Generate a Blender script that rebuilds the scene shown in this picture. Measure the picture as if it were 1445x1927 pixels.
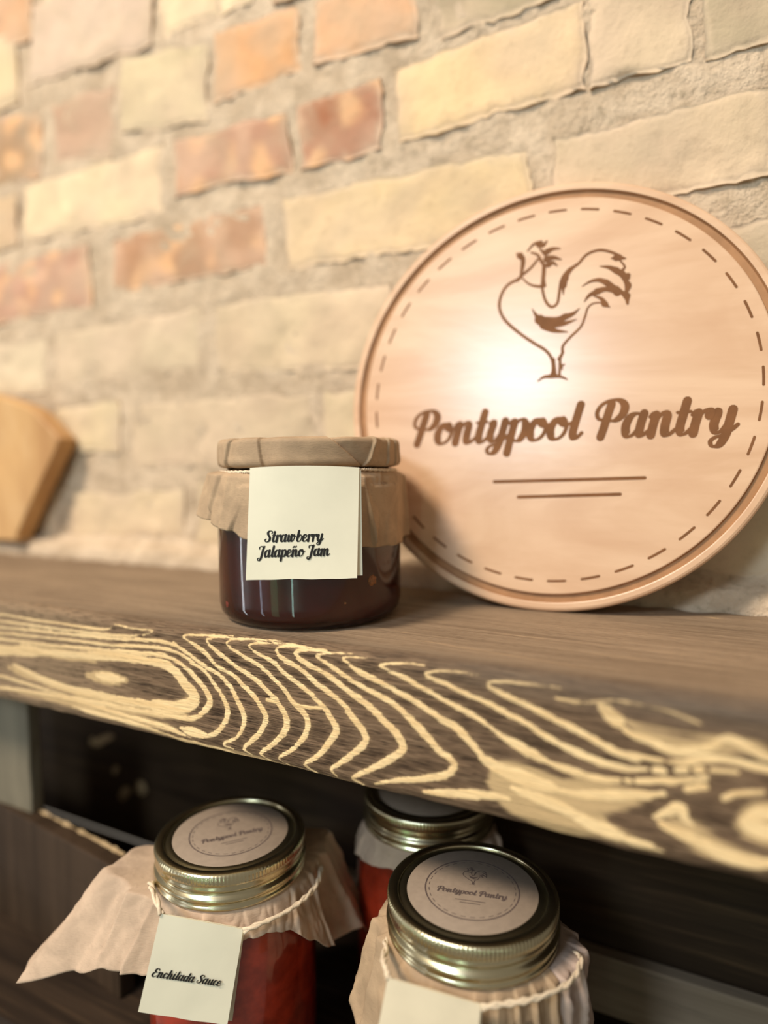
import bpy, bmesh, math, random
import numpy as np
from mathutils import Vector, Matrix, noise
random.seed(7)
PI = math.pi
S = 0.001                      # the scene is laid out in millimetres and built in metres
for o in list(bpy.data.objects): bpy.data.objects.remove(o)
SC = bpy.context.scene
COL = SC.collection

# ------------------------------------------------------------------ camera
yaw, pitch, roll = math.radians(27), math.radians(4.2), math.radians(-0.5)
CAM = Vector((0, 0, 76))
fw = Vector((-math.sin(yaw)*math.cos(pitch), math.cos(yaw)*math.cos(pitch), -math.sin(pitch)))
r0 = Vector((math.cos(yaw), math.sin(yaw), 0)); u0 = r0.cross(fw)
rt = r0*math.cos(roll) + u0*math.sin(roll); up = u0*math.cos(roll) - r0*math.sin(roll)
cd = bpy.data.cameras.new('camera'); cam = bpy.data.objects.new('camera', cd); COL.objects.link(cam)
m = Matrix((rt, up, -fw)).transposed().to_4x4(); m.translation = CAM*S
cam.matrix_world = m
cd.sensor_fit = 'VERTICAL'; cd.sensor_height = 36; cd.sensor_width = 27
cd.lens = 1250/1927*36; cd.clip_start = 0.01; cd.clip_end = 20
cd.dof.use_dof = True; cd.dof.focus_distance = 0.296; cd.dof.aperture_fstop = 2.4
SC.camera = cam

# ------------------------------------------------------------------ light
w = bpy.data.worlds.new('room_light'); SC.world = w; w.use_nodes = True
bg = w.node_tree.nodes['Background']; bg.inputs[0].default_value = (1.0, 0.87, 0.71, 1); bg.inputs[1].default_value = 0.25
def area(name, loc, tgt, sx, sy, power, col):
    l = bpy.data.lights.new(name, 'AREA'); l.shape = 'RECTANGLE'; l.size = sx; l.size_y = sy
    l.energy = power; l.color = col
    o = bpy.data.objects.new(name, l); COL.objects.link(o); o.location = loc
    o.rotation_euler = (Vector(tgt)-Vector(loc)).to_track_quat('-Z', 'Y').to_euler(); return o
area('ceiling_lamp', (-1.0, -1.38, 2.35), (-.2, .3, 0), 0.5, 0.5, 98, (1.0, .85, .68))
area('shop_window', (-.29, -.90, .69), (-.09, .34, .10), .24, .22, 7.5, (.70, .85, 1.0))
area('side_window', (-1.34, -.44, -.10), (-.195, .239, .03), .055, 1.2, 2.2, (.95, .97, 1.0))
area('grey_streak_strip', (-.84, -.86, -.15), (-.185, .239, .03), .05, 1.1, .8, (.78, .84, 1.0))  # unseen strip lamp added to reflect as a greyish streak in the jam jar
area('green_streak_strip', (-.46, -1.0, -.18), (-.179, .239, .03), .20, 1.1, .6, (.32, .85, .42))  # added green strip lamp, out of view, for the jar's green reflection
area('thin_streak_strip', (.06, -1.02, -.18), (-.17, .242, .03), .035, 1.1, 1.0, (.70, 1.0, .85))  # narrow off-camera strip added for the streak near the jar's middle
SC.view_settings.view_transform = 'Standard'; SC.view_settings.look = 'None'
SC.view_settings.exposure = 0.0; SC.view_settings.gamma = 1; SC.view_settings.use_curve_mapping = False

# ------------------------------------------------------------------ helpers
def lin(c):
    c = [v/255 for v in c]
    return tuple((v/12.92 if v <= .04045 else ((v+.055)/1.055)**2.4) for v in c)
def tag(o, label=None, cat=None, group=None, kind=None):
    if label: o['label'] = label
    if cat: o['category'] = cat
    if group: o['group'] = group
    if kind: o['kind'] = kind
    return o
def empty(name, loc, label, cat, group=None):
    o = bpy.data.objects.new(name, None); COL.objects.link(o); o.location = Vector(loc)*S
    o.empty_display_size = .02
    return tag(o, label, cat, group)
def mesh(name, V, F, mat, parent=None, smooth=True, mats=None, fm=None):
    """vertices in mm (in the parent's frame)"""
    me = bpy.data.meshes.new(name)
    me.from_pydata([tuple(float(c)*S for c in v) for v in V], [], F)
    for mm in (mats or [mat]): me.materials.append(mm)
    if fm is not None: me.polygons.foreach_set('material_index', fm)
    if smooth: me.polygons.foreach_set('use_smooth', [True]*len(me.polygons))
    me.update()
    o = bpy.data.objects.new(name, me); COL.objects.link(o)
    if parent: o.parent = parent
    return o
def fix(o):
    bm = bmesh.new(); bm.from_mesh(o.data); bmesh.ops.recalc_face_normals(bm, faces=bm.faces); bm.to_mesh(o.data); bm.free(); return o
def lathe(prof, n=96, rfun=None):
    V = []; F = []
    for i in range(n):
        t = 2*PI*i/n
        for k, (r, z) in enumerate(prof):
            rr = r + (rfun(t, k, r, z) if rfun else 0)
            V.append((rr*math.cos(t), rr*math.sin(t), z))
    K = len(prof)
    for i in range(n):
        j = (i+1) % n
        for k in range(K-1):
            F.append((i*K+k, j*K+k, j*K+k+1, i*K+k+1))
    return V, F
def grid_faces(nu, nv, off=0):
    return [(off+i*nv+j, off+(i+1)*nv+j, off+(i+1)*nv+j+1, off+i*nv+j+1) for i in range(nu-1) for j in range(nv-1)]
def box(V, F, x0, x1, y0, y1, z0, z1):
    b = len(V)
    V += [(x0,y0,z0),(x1,y0,z0),(x1,y1,z0),(x0,y1,z0),(x0,y0,z1),(x1,y0,z1),(x1,y1,z1),(x0,y1,z1)]
    F += [tuple(b+i for i in f) for f in ((0,3,2,1),(4,5,6,7),(0,1,5,4),(1,2,6,5),(2,3,7,6),(3,0,4,7))]
def board(name, x0, x1, y0, y1, z0, z1, mat, parent=None, bev=1.2, rough=.35, sub=14):
    """a sawn board: subdivided box with worn uneven edges"""
    bm = bmesh.new(); V = []; F = []; box(V, F, x0, x1, y0, y1, z0, z1)
    vs = [bm.verts.new(v) for v in V]
    for f in F: bm.faces.new([vs[i] for i in f])
    bmesh.ops.bevel(bm, geom=bm.edges[:], offset=bev, segments=2, affect='EDGES', profile=.6)
    long = [e for e in bm.edges if e.calc_length() > sub*2]
    bmesh.ops.subdivide_edges(bm, edges=long, cuts=10, use_grid_fill=True)
    for v in bm.verts:
        p = v.co
        v.co = p + Vector(noise.noise_vector(p*.05))*rough + Vector(noise.noise_vector(p*.3))*rough*.3
    V = [tuple(v.co) for v in bm.verts]; bm.verts.index_update(); F = [tuple(v.index for v in f.verts) for f in bm.faces]; bm.free()
    return mesh(name, V, F, mat, parent, smooth=False)
def catmull(P, per=8):
    P = [Vector(p) for p in P]
    if len(P) < 3: return [P[0].lerp(P[1], i/per) for i in range(per+1)]
    Q = [P[0]*2-P[1]] + P + [P[-1]*2-P[-2]]; out = []
    for i in range(1, len(Q)-2):
        a, b, c, d = Q[i-1:i+3]
        for k in range(per):
            t = k/per
            out.append(.5*((2*b)+(c-a)*t+(2*a-5*b+4*c-d)*t*t+(3*b-a-3*c+d)*t**3))
    out.append(P[-1]); return out
def tube(P, r, n=8, twist=0, closed=False, per=6, strands=1):
    """rope or string along 3D points (mm); strands > 1 twists round cords together"""
    C = catmull(P, per); V = []; F = []
    up_ = Vector((0, 0, 1)); N = len(C)
    fr = []
    for i, c in enumerate(C):
        t = (C[min(i+1, N-1)]-C[max(i-1, 0)]).normalized()
        a = t.cross(up_)
        if a.length < .1: a = t.cross(Vector((1, 0, 0)))
        a.normalize(); fr.append((a, a.cross(t)))
    L = 0
    for s in range(strands):
        b = len(V); L = 0
        for i, c in enumerate(C):
            if i: L += (c-C[i-1]).length
            a, d = fr[i]; ph = L*twist + 2*PI*s/strands
            o = c + (a*math.cos(ph)+d*math.sin(ph))*(r*.5 if strands > 1 else 0)
            rr = r*.62 if strands > 1 else r
            for k in range(n):
                q = 2*PI*k/n; V.append(o + (a*math.cos(q)+d*math.sin(q))*rr)
        for i in range(N-1):
            for k in range(n):
                F.append((b+i*n+k, b+(i+1)*n+k, b+(i+1)*n+(k+1) % n, b+i*n+(k+1) % n))
        F.append(tuple(b+k for k in range(n))[::-1]); F.append(tuple(b+(N-1)*n+k for k in range(n)))
    return V, F

# strokes: flat ribbons of changing width, for lettering and drawn marks
def stroke(V, F, P, W, place, lift):
    """P 2D points, W half widths per point; place(u, v, lift) -> 3D"""
    n = len(P); L = []; R = []
    for i in range(n):
        t = P[min(i+1, n-1)]-P[max(i-1, 0)]
        if t.length < 1e-9: t = Vector((1, 0))
        t.normalize(); q = Vector((-t.y, t.x))
        L.append(P[i]+q*W[i]); R.append(P[i]-q*W[i])
    b = len(V)
    for i in range(n): V.append(place(L[i].x, L[i].y, lift+.025*i/n)); V.append(place(R[i].x, R[i].y, lift+.025*i/n))
    for i in range(n-1): F.append((b+2*i, b+2*i+1, b+2*i+3, b+2*i+2))
    for (c, wd) in ((P[0], W[0]), (P[-1], W[-1])):
        b = len(V)
        for k in range(10): V.append(place(c.x+wd*math.cos(k*PI/5), c.y+wd*math.sin(k*PI/5), lift))
        F.append(tuple(b+k for k in range(10)))
# a bold upright-italic brush script: strokes per letter, baseline 0, x height 1
GL = {
 'o': (.80, [[(.50,.98),(.22,.9),(.06,.5),(.14,.1),(.36,0),(.58,.2),(.66,.6),(.52,.95),(.42,.8),(.62,.62),(.85,.74)]]),
 'n': (.92, [[(-.02,.82),(.08,.98),(.16,.9),(.12,.4),(.10,0)],[(.12,.35),(.26,.78),(.44,.99),(.56,.85),(.54,.4),(.58,.04),(.72,0),(.92,.22)]]),
 'm': (1.34,[[(-.02,.82),(.08,.98),(.16,.9),(.12,.4),(.10,0)],[(.12,.35),(.26,.78),(.42,.99),(.54,.85),(.52,.4),(.5,0)],[(.52,.35),(.68,.78),(.84,.99),(.96,.85),(.94,.4),(.98,.04),(1.12,0),(1.34,.22)]]),
 't': (.52, [[(.24,1.45),(.18,.8),(.14,.3),(.22,.02),(.36,.02),(.54,.25)],[(-.02,.95),(.2,.93),(.42,.97)]]),
 'y': (.86, [[(.02,.85),(.12,.98),(.16,.8),(.10,.35),(.2,.04),(.36,.06),(.52,.4),(.60,.8)],[(.64,.98),(.60,.5),(.54,-.1),(.38,-.52),(.16,-.56),(.08,-.36),(.2,-.2),(.45,-.1),(.7,.1),(.88,.32)]]),
 'p': (.80, [[(-.02,.82),(.08,.98),(.16,.88),(.12,.3),(.07,-.58)],[(.14,.5),(.28,.88),(.46,1.0),(.62,.8),(.64,.42),(.5,.06),(.3,0),(.16,.16)]]),
 'l': (.46, [[(.26,1.55),(.18,.8),(.14,.3),(.2,.03),(.32,.02),(.48,.24)]]),
 'a': (.90, [[(.58,.88),(.40,1.0),(.18,.88),(.06,.5),(.12,.08),(.28,0),(.46,.22),(.58,.7)],[(.64,1.0),(.58,.5),(.58,.1),(.68,0),(.90,.22)]]),
 'r': (.64, [[(-.02,.82),(.08,.98),(.16,.9),(.12,.4),(.10,0)],[(.12,.4),(.24,.8),(.42,1.0),(.56,.95),(.54,.74)]]),
 'S': (.98, [[(.84,1.2),(.9,1.48),(.66,1.62),(.40,1.52),(.32,1.22),(.48,.92),(.66,.6),(.62,.2),(.36,0),(.12,.06),(.04,.3),(.16,.44)]]),
 'w': (1.22,[[(.0,.85),(.1,.98),(.15,.8),(.10,.35),(.2,.02),(.36,.1),(.48,.5),(.54,.98)],[(.54,.98),(.50,.4),(.58,.04),(.74,.06),(.9,.45),(.94,.9),(.84,.98),(.88,.72),(1.1,.74)]]),
 'b': (.82, [[(.24,1.55),(.16,.8),(.12,.3),(.22,.03),(.42,0),(.6,.2),(.68,.6),(.56,.94),(.36,.9),(.18,.55)]]),
 'e': (.70, [[(.08,.42),(.34,.5),(.52,.72),(.46,.96),(.28,.98),(.10,.72),(.06,.32),(.18,.03),(.38,0),(.70,.3)]]),
 'J': (.92, [[(.14,1.2),(.12,1.45),(.34,1.58),(.60,1.5),(.86,1.58)],[(.72,1.52),(.62,1.0),(.54,.3),(.44,-.25),(.26,-.5),(.06,-.42),(.04,-.2),(.2,-.12)]]),
 'P': (1.10,[[(.50,1.5),(.42,.9),(.36,.4),(.30,0)],[(.26,.78),(.10,.86),(.02,1.14),(.14,1.46),(.46,1.66),(.80,1.62),(1.0,1.36),(.96,.98),(.74,.74),(.52,.74)]]),
 'E': (.90, [[(.82,1.3),(.74,1.6),(.46,1.62),(.26,1.36),(.34,1.02),(.6,.9)],[(.6,.9),(.22,.8),(.04,.42),(.16,.06),(.44,0),(.76,.28)]]),
 'c': (.66, [[(.52,.74),(.44,.97),(.24,.95),(.08,.6),(.08,.22),(.22,0),(.40,.04),(.66,.32)]]),
 'h': (.92, [[(.24,1.55),(.16,.8),(.10,0)],[(.12,.35),(.26,.78),(.44,.99),(.56,.85),(.54,.4),(.58,.04),(.72,0),(.92,.22)]]),
 'i': (.44, [[(.12,1.0),(.08,.4),(.14,.02),(.26,.02),(.44,.24)],[(.17,1.34),(.18,1.38)]]),
 'd': (.88, [[(.54,.84),(.38,.98),(.16,.86),(.06,.5),(.12,.08),(.28,0),(.46,.25),(.58,.7)],[(.72,1.55),(.62,.8),(.56,.2),(.64,0),(.88,.22)]]),
 'u': (.88, [[(.02,.85),(.12,.98),(.15,.75),(.10,.3),(.18,.02),(.34,.06),(.50,.4),(.58,.8)],[(.62,.98),(.56,.4),(.6,.06),(.7,0),(.88,.22)]]),
}
GL['ñ'] = (GL['n'][0], GL['n'][1]+[[(.06,1.28),(.18,1.46),(.36,1.34),(.52,1.5)]])
def write(text, place, x0, x1, y0, y1, h, lift, pen=.16, slant=.16, V=None, F=None):
    """script text whose baseline runs from (x0,y0) to (x1,y1); h = x height"""
    V = [] if V is None else V; F = [] if F is None else F
    adv = sum(.45 if c == ' ' else GL[c][0] for c in text)
    T = math.hypot(x1-x0, y1-y0); sx = T/adv; ang = math.atan2(y1-y0, x1-x0); ca, sa = math.cos(ang), math.sin(ang)
    pw = min(sx, h*1.1)
    x = 0; n = 0
    for c in text:
        if c == ' ': x += .45; continue
        for st in GL[c][1]:
            P = catmull([((x+a+slant*b*h/sx)*sx, b*h, 0) for a, b in st], 6); P = [Vector((p.x, p.y)) for p in P]
            Wd = []
            for i in range(len(P)):
                d = P[min(i+1, len(P)-1)]-P[max(i-1, 0)]
                k = abs(d.y)/max(d.length, 1e-9); down = d.y < 0
                Wd.append(pw*pen*(.33 + (.67 if down else .17)*k))
            Wd = [(Wd[max(i-1, 0)]+Wd[i]+Wd[min(i+1, len(Wd)-1)])/3 for i in range(len(Wd))]
            Q = [Vector((x0+p.x*ca-p.y*sa, y0+p.x*sa+p.y*ca)) for p in P]
            stroke(V, F, Q, Wd, place, lift + (n % 4)*lift*.3); n += 1
        x += GL[c][0]
    return V, F

# ------------------------------------------------------------------ materials
def mat(name):
    m = bpy.data.materials.new(name); m.use_nodes = True; nt = m.node_tree
    b = nt.nodes['Principled BSDF']; return m, nt, b
def N(nt, t, **k):
    n = nt.nodes.new(t)
    for a, v in k.items():
        if a.startswith('i_'): n.inputs[a[2:].replace('_', ' ')].default_value = v
        else: setattr(n, a, v)
    return n
def mixc(nt, f, a, b, mode='MIX'):
    n = nt.nodes.new('ShaderNodeMix'); n.data_type = 'RGBA'; n.blend_type = mode
    for i, v in ((0, f), (6, a), (7, b)):
        if hasattr(v, 'is_output') or isinstance(v, bpy.types.NodeSocket): nt.links.new(v, n.inputs[i])
        else: n.inputs[i].default_value = v if i == 0 else (*v[:3], 1)
    return n.outputs[2]
def ramp(nt, src, a, b):
    n = nt.nodes.new('ShaderNodeMapRange'); n.interpolation_type = 'SMOOTHSTEP'
    nt.links.new(src, n.inputs[0]); n.inputs[1].default_value = a; n.inputs[2].default_value = b; return n.outputs[0]
def noise_tex(nt, scale, stretch=(1, 1, 1), detail=4, rough=.6, dist=0, coord='Object'):
    tc = nt.nodes.new('ShaderNodeTexCoord'); mp = nt.nodes.new('ShaderNodeMapping'); mp.inputs['Scale'].default_value = stretch
    nt.links.new(tc.outputs[coord], mp.inputs[0]); n = nt.nodes.new('ShaderNodeTexNoise')
    nt.links.new(mp.outputs[0], n.inputs['Vector']); n.inputs['Scale'].default_value = scale; n.inputs['Detail'].default_value = detail
    n.inputs['Roughness'].default_value = rough; n.inputs['Distortion'].default_value = dist
    return n.outputs[0]
def bump(nt, b, src, strength, dist=.0005):
    n = nt.nodes.new('ShaderNodeBump'); n.inputs['Strength'].default_value = strength; n.inputs['Distance'].default_value = dist
    nt.links.new(src, n.inputs['Height']); nt.links.new(n.outputs[0], b.inputs['Normal'])
def math_(nt, op, a, b=None, c=None):
    n = nt.nodes.new('ShaderNodeMath'); n.operation = op
    for i, v in enumerate((a, b, c)):
        if v is None: continue
        if isinstance(v, (int, float)): n.inputs[i].default_value = v
        else: nt.links.new(v, n.inputs[i])
    return n.outputs[0]
def wood(name, c1, c2, c3, scale=60, stretch=(.06, 1, 1), rough=.6, bs=.3):
    m, nt, b = mat(name)
    a = noise_tex(nt, scale, stretch, 6, .65, .6); d = noise_tex(nt, scale*6, stretch, 3, .6)
    col = mixc(nt, ramp(nt, a, .35, .65), c1, c2); col = mixc(nt, math_(nt, 'MULTIPLY', ramp(nt, d, .5, .8), .55), col, c3)
    nt.links.new(col, b.inputs['Base Color']); b.inputs['Roughness'].default_value = rough; b.inputs['Specular IOR Level'].default_value = .2
    bump(nt, b, math_(nt, 'ADD', a, d), bs); return m
def plain(name, c, rough=.6, metal=0, var=.12, scale=80, bs=.0, spec=.5):
    m, nt, b = mat(name); a = noise_tex(nt, scale)
    col = mixc(nt, ramp(nt, a, .3, .7), tuple(v*(1-var) for v in c), tuple(min(1, v*(1+var)) for v in c))
    nt.links.new(col, b.inputs['Base Color']); b.inputs['Roughness'].default_value = rough; b.inputs['Metallic'].default_value = metal
    b.inputs['Specular IOR Level'].default_value = spec
    if bs: bump(nt, b, a, bs)
    return m
def kraft(name, c, rough=.75, st=(1, 1, 6)):
    m, nt, b = mat(name); a = noise_tex(nt, 60, (1, 1, 1), 5, .6, .5); f = noise_tex(nt, 420, st, 3, .7, 0)
    col = mixc(nt, ramp(nt, a, .3, .7), tuple(v*.84 for v in c), tuple(v*1.12 for v in c))
    col = mixc(nt, math_(nt, 'MULTIPLY', ramp(nt, f, .5, .75), .35), col, tuple(v*.62 for v in c))
    nt.links.new(col, b.inputs['Base Color']); b.inputs['Roughness'].default_value = rough; b.inputs['Specular IOR Level'].default_value = .25
    bump(nt, b, math_(nt, 'ADD', math_(nt, 'MULTIPLY', a, 2.0), f), .35, .0004); return m

# ------------------------------------------------------------------ measured shapes (mm): brick quads (x,z corners TL TR BR BL, colour), grain bands, rooster strokes
BRICKS=[[-599,511,-517,505,-520,431,-605,439,222,172,128],[-516,457,-382,445,-386,387,-527,393,224,200,176],[-377,444,-290,440,-295,390,-379,392,250,226,184],[-610,382,-513,372,-516,319,-616,320,184,148,110],[-498,377,-428,369,-431,318,-500,327,204,166,138],[-419,387,-334,376,-337,322,-422,332,224,206,166],[-328,380,-256,378,-257,335,-328,333,234,176,120],[-244,375,-170,375,-171,333,-244,335,238,182,130],[-163,374,-101,373,-87,330,-155,327,190,174,142],[-617,313,-548,311,-551,267,-621,267,222,190,150],[-538,316,-380,316,-382,266,-544,268,246,222,180],[-366,314,-264,312,-263,273,-367,275,186,128,96],[-259,313,-195,314,-196,272,-256,271,176,112,76],[-186,318,-72,324,-72,277,-183,273,248,216,164],[-70,324,-20,322,-19,276,-69,276,226,202,168],[-15,322,45,321,47,277,-13,277,200,182,150],[-622,255,-463,256,-462,207,-626,203,200,150,124],[-438,256,-288,257,-286,213,-436,213,190,142,104],[-271,256,-101,254,-100,208,-268,209,238,210,162],[-89,254,18,256,19,214,-88,215,224,200,164],[-628,186,-519,187,-523,140,-632,141,230,212,180],[-508,189,-349,193,-347,147,-511,143,222,202,170],[-333,193,-190,190,-192,137,-331,143,226,204,168],[-180,190,-57,190,-56,142,-181,137,220,200,160],[-49,190,33,194,35,151,-48,147,206,188,158],[-634,120,-527,124,-530,86,-637,84,228,210,170],[-516,126,-436,128,-436,87,-517,86,238,216,172],[-424,126,-251,125,-249,79,-424,74,222,200,168],[-242,125,-132,125,-132,79,-242,80,228,208,168],[-125,126,-29,126,-28,81,-125,79,216,196,160],[-24,126,44,125,46,80,-23,81,210,192,160],[-639,63,-511,66,-514,14,-644,9,214,194,160],[-495,54,-370,58,-369,22,-499,15,230,208,170],[-356,64,-228,66,-229,20,-356,14,220,198,160],[-220,66,-131,67,-131,21,-221,18,214,196,158],[-125,67,-41,67,-40,17,-125,15,210,192,160],[-36,67,46,67,48,18,-35,16,214,200,172]]
GRAIN=[[21,-3926,1651,-3649,1626,-3388,1599,-3144,1581,-2915,1561,-2646,1538,-2494,1537,-2387,1537,-2303,1569,-2249,1619,-2196,1661,-2216,1707,-2310,1740,-2455,1754,-2658,1762,-2871,1761,-3040,1762,-3215,1752,-3397,1720,-3535,1693],[36,-3925,1642,-3648,1622,-3413,1598,-3204,1584],[10,-3920,1585,-3643,1557,-3261,1546,-2912,1525,-2644,1510,-2492,1500,-2395,1495,-2301,1512,-2219,1551,-2148,1604,-2114,1641,-2098,1681,-2144,1738,-2219,1780,-2360,1788,-2608,1800,-2819,1803,-3043,1807,-3279,1796,-3465,1784,-3660,1774,-3937,1777],[8,-3917,1549,-3640,1523,-3258,1505,-2910,1491,-2695,1483,-2491,1463,-2346,1463,-2253,1481,-2181,1514,-2211,1507,-2133,1532,-2069,1591,-2017,1653,-1995,1718,-2049,1806,-2134,1852,-2249,1867],[8,-3914,1514,-3637,1489,-3256,1473,-2908,1458,-2693,1449,-2539,1435,-2392,1428,-2297,1436,-2312,1429,-2199,1478,-2111,1519,-2035,1545,-1972,1594,-1932,1656,-1902,1711,-1909,1764,-1947,1822,-2024,1867,-1971,1883],[8,-3911,1478,-3635,1454,-3254,1448,-2907,1439,-2661,1430,-2538,1413],[8,-3906,1430,-3631,1412,-3375,1416,-3075,1413,-2851,1413,-2754,1403,-2727,1385],[7,-2712,1376,-2587,1385,-2449,1381,-2518,1412],[9,-1964,1352,-2120,1367,-2253,1385,-2174,1422,-2108,1457,-2055,1502,-1959,1532,-1898,1575,-1847,1609,-1807,1653,-1778,1699,-1805,1762,-1853,1813,-1906,1866,-1865,1893],[9,-1961,1359,-2064,1370,-2108,1388,-2074,1419,-2000,1461,-1916,1501,-1834,1532,-1775,1573,-1716,1614,-1707,1629,-1674,1673,-1668,1721,-1706,1778,-1762,1830,-1813,1874,-1764,1906],[5,-1771,1618,-1717,1622],[8,-1694,1343,-1858,1355,-1958,1367,-1992,1390,-1955,1413,-1873,1445,-1792,1476,-1734,1517,-1676,1558,-1638,1601,-1582,1641,-1556,1685,-1575,1745,-1633,1814,-1713,1875,-1664,1903],[9,-1546,1355,-1660,1353,-1794,1365,-1863,1383,-1821,1413,-1732,1443,-1674,1484,-1598,1522,-1533,1561,-1479,1600,-1443,1642,-1415,1693,-1454,1755,-1510,1823,-1577,1877,-1521,1910],[5,-1610,1609,-1562,1618,-1479,1608],[10,-1462,1357,-1563,1358,-1666,1364,-1713,1384,-1682,1420,-1587,1456,-1514,1502,-1441,1539,-1379,1576,-1336,1624,-1293,1663,-1275,1714,-1338,1781,-1401,1833,-1442,1865,-1420,1897],[11,-1470,1362,-1578,1371,-1616,1388,-1568,1422,-1467,1456,-1396,1493,-1326,1529,-1258,1564,-1191,1614,-1134,1657,-1106,1712,-1168,1770,-1252,1826,-1340,1883,-1296,1902],[10,-1338,1358,-1433,1366,-1507,1386,-1448,1414,-1378,1451,-1300,1483,-1207,1514,-1125,1547,-1061,1596,-1006,1641,-952,1690,-910,1711,-888,1739,-929,1785,-1046,1825,-1144,1851,-1236,1886],[11,-1268,1363,-1377,1378,-1325,1413,-1265,1439,-1240,1446,-1165,1470,-1124,1487,-1076,1501,-1005,1534,-936,1566,-883,1586,-824,1633,-781,1674,-730,1707],[20,-781,1682,-716,1711,-647,1725,-579,1738,-506,1742],[12,-506,1746,-441,1748,-348,1734,-287,1720,-145,1685],[9,-1015,1361,-1125,1369,-1205,1389,-1123,1412,-1044,1445,-966,1473,-891,1501,-817,1525,-745,1562,-717,1578],[15,-717,1581,-675,1598,-606,1626,-539,1647],[9,-539,1651,-442,1668,-349,1675,-288,1667],[6,-264,1663,-253,1662],[7,-229,1657,-146,1639],[9,-797,1370,-892,1369,-982,1383,-1005,1399,-928,1421,-854,1445,-767,1467,-689,1496,-607,1524,-540,1559,-475,1581,-411,1602,-349,1616,-259,1620,-201,1611],[10,-491,1374,-609,1376,-704,1381,-756,1399,-703,1426,-621,1451,-541,1478,-476,1501,-412,1523,-350,1550,-290,1571,-231,1579,-258,1572,-178,1572,-151,1570],[7,-503,1412,-426,1413],[8,-407,1412,-323,1395,-241,1391,-162,1395,-104,1407,-44,1426],[21,-343,1416,-322,1443,-297,1457],[13,-301,1458,-260,1495,-199,1510,-140,1529,-75,1525,-9,1495,33,1462,80,1474,148,1502,234,1509],[11,-135,1570,-75,1559,-27,1539,46,1530,149,1538,235,1540],[8,-174,1607,-150,1607],[8,-108,1594,-81,1588],[8,-55,1583,-33,1576],[6,-7,1571,65,1564],[8,-142,1638,-119,1633],[6,-103,1627,-62,1614],[6,-47,1611,-21,1603],[9,-228,1705,-196,1700],[7,-180,1694,-149,1683],[7,-76,1651,-24,1629],[6,31,1657,49,1645],[6,59,1636,136,1613],[11,-170,1767,-136,1745,-98,1719,-82,1750,-59,1766],[20,-154,1789,-96,1805,-38,1821,18,1841,90,1851,158,1840,244,1812],[19,86,1717,115,1735,157,1741,207,1728],[13,93,1711,138,1684,206,1664],[24,-427,1838,-401,1841,-337,1853,-274,1864],[14,-274,1869,-212,1875,-152,1882],[18,-1015,1870,-891,1849,-744,1823,-674,1822],[17,-660,1776,-592,1789,-505,1803,-440,1822,-358,1842],[8,-2428,1888,-2308,1898,-2192,1899,-2080,1904,-1918,1916,-1764,1928,-1617,1930,-1476,1941],[26,-2854,1661,-2662,1657],[10,-3945,1867,-3666,1843,-3281,1823,-2930,1825,-2610,1842,-2411,1848,-2222,1873],[13,-3046,1855,-2823,1866,-2561,1875,-2364,1892],[20,-2286,1837,-2221,1844,-2130,1842],[10,-428,149,-191,157],[11,-120,149,175,121]]
FAINT=[[97,-702,1743,-639,1772,-538,1804,-440,1822,-359,1836],[48,-674,1765,-506,1763,-348,1740,-228,1707],[75,118,1726,207,1704],[35,-115,1780,-39,1808,36,1836,142,1840],[26,-427,1848,-337,1857,-233,1872],[31,-281,1445,-200,1492,-46,1498,80,1474,148,1486],[35,-3926,1651,-3388,1594,-3144,1581,-2805,1562],[44,-2921,1670,-2652,1655],[31,-3576,1711,-3276,1753,-2928,1789,-2608,1800,-2311,1758,-2187,1667],[20,-3666,1843,-3281,1836,-2931,1837,-2610,1845,-2315,1853],[22,-2080,1909,-1764,1923,-1476,1937,-1211,1918],[5,-1036,873,-723,860,-360,856,128,888],[4,-577,1001,-273,1004,87,992],[11,-1221,1103,-987,1133,-641,1177,-378,1213],[9,-4670,680,-3798,699,-2959,686],[7,-1601,957,-1260,1020,-1053,1024],[4,-360,600,-102,626,179,670],[11,-3798,1248,-3283,1212]]
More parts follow.
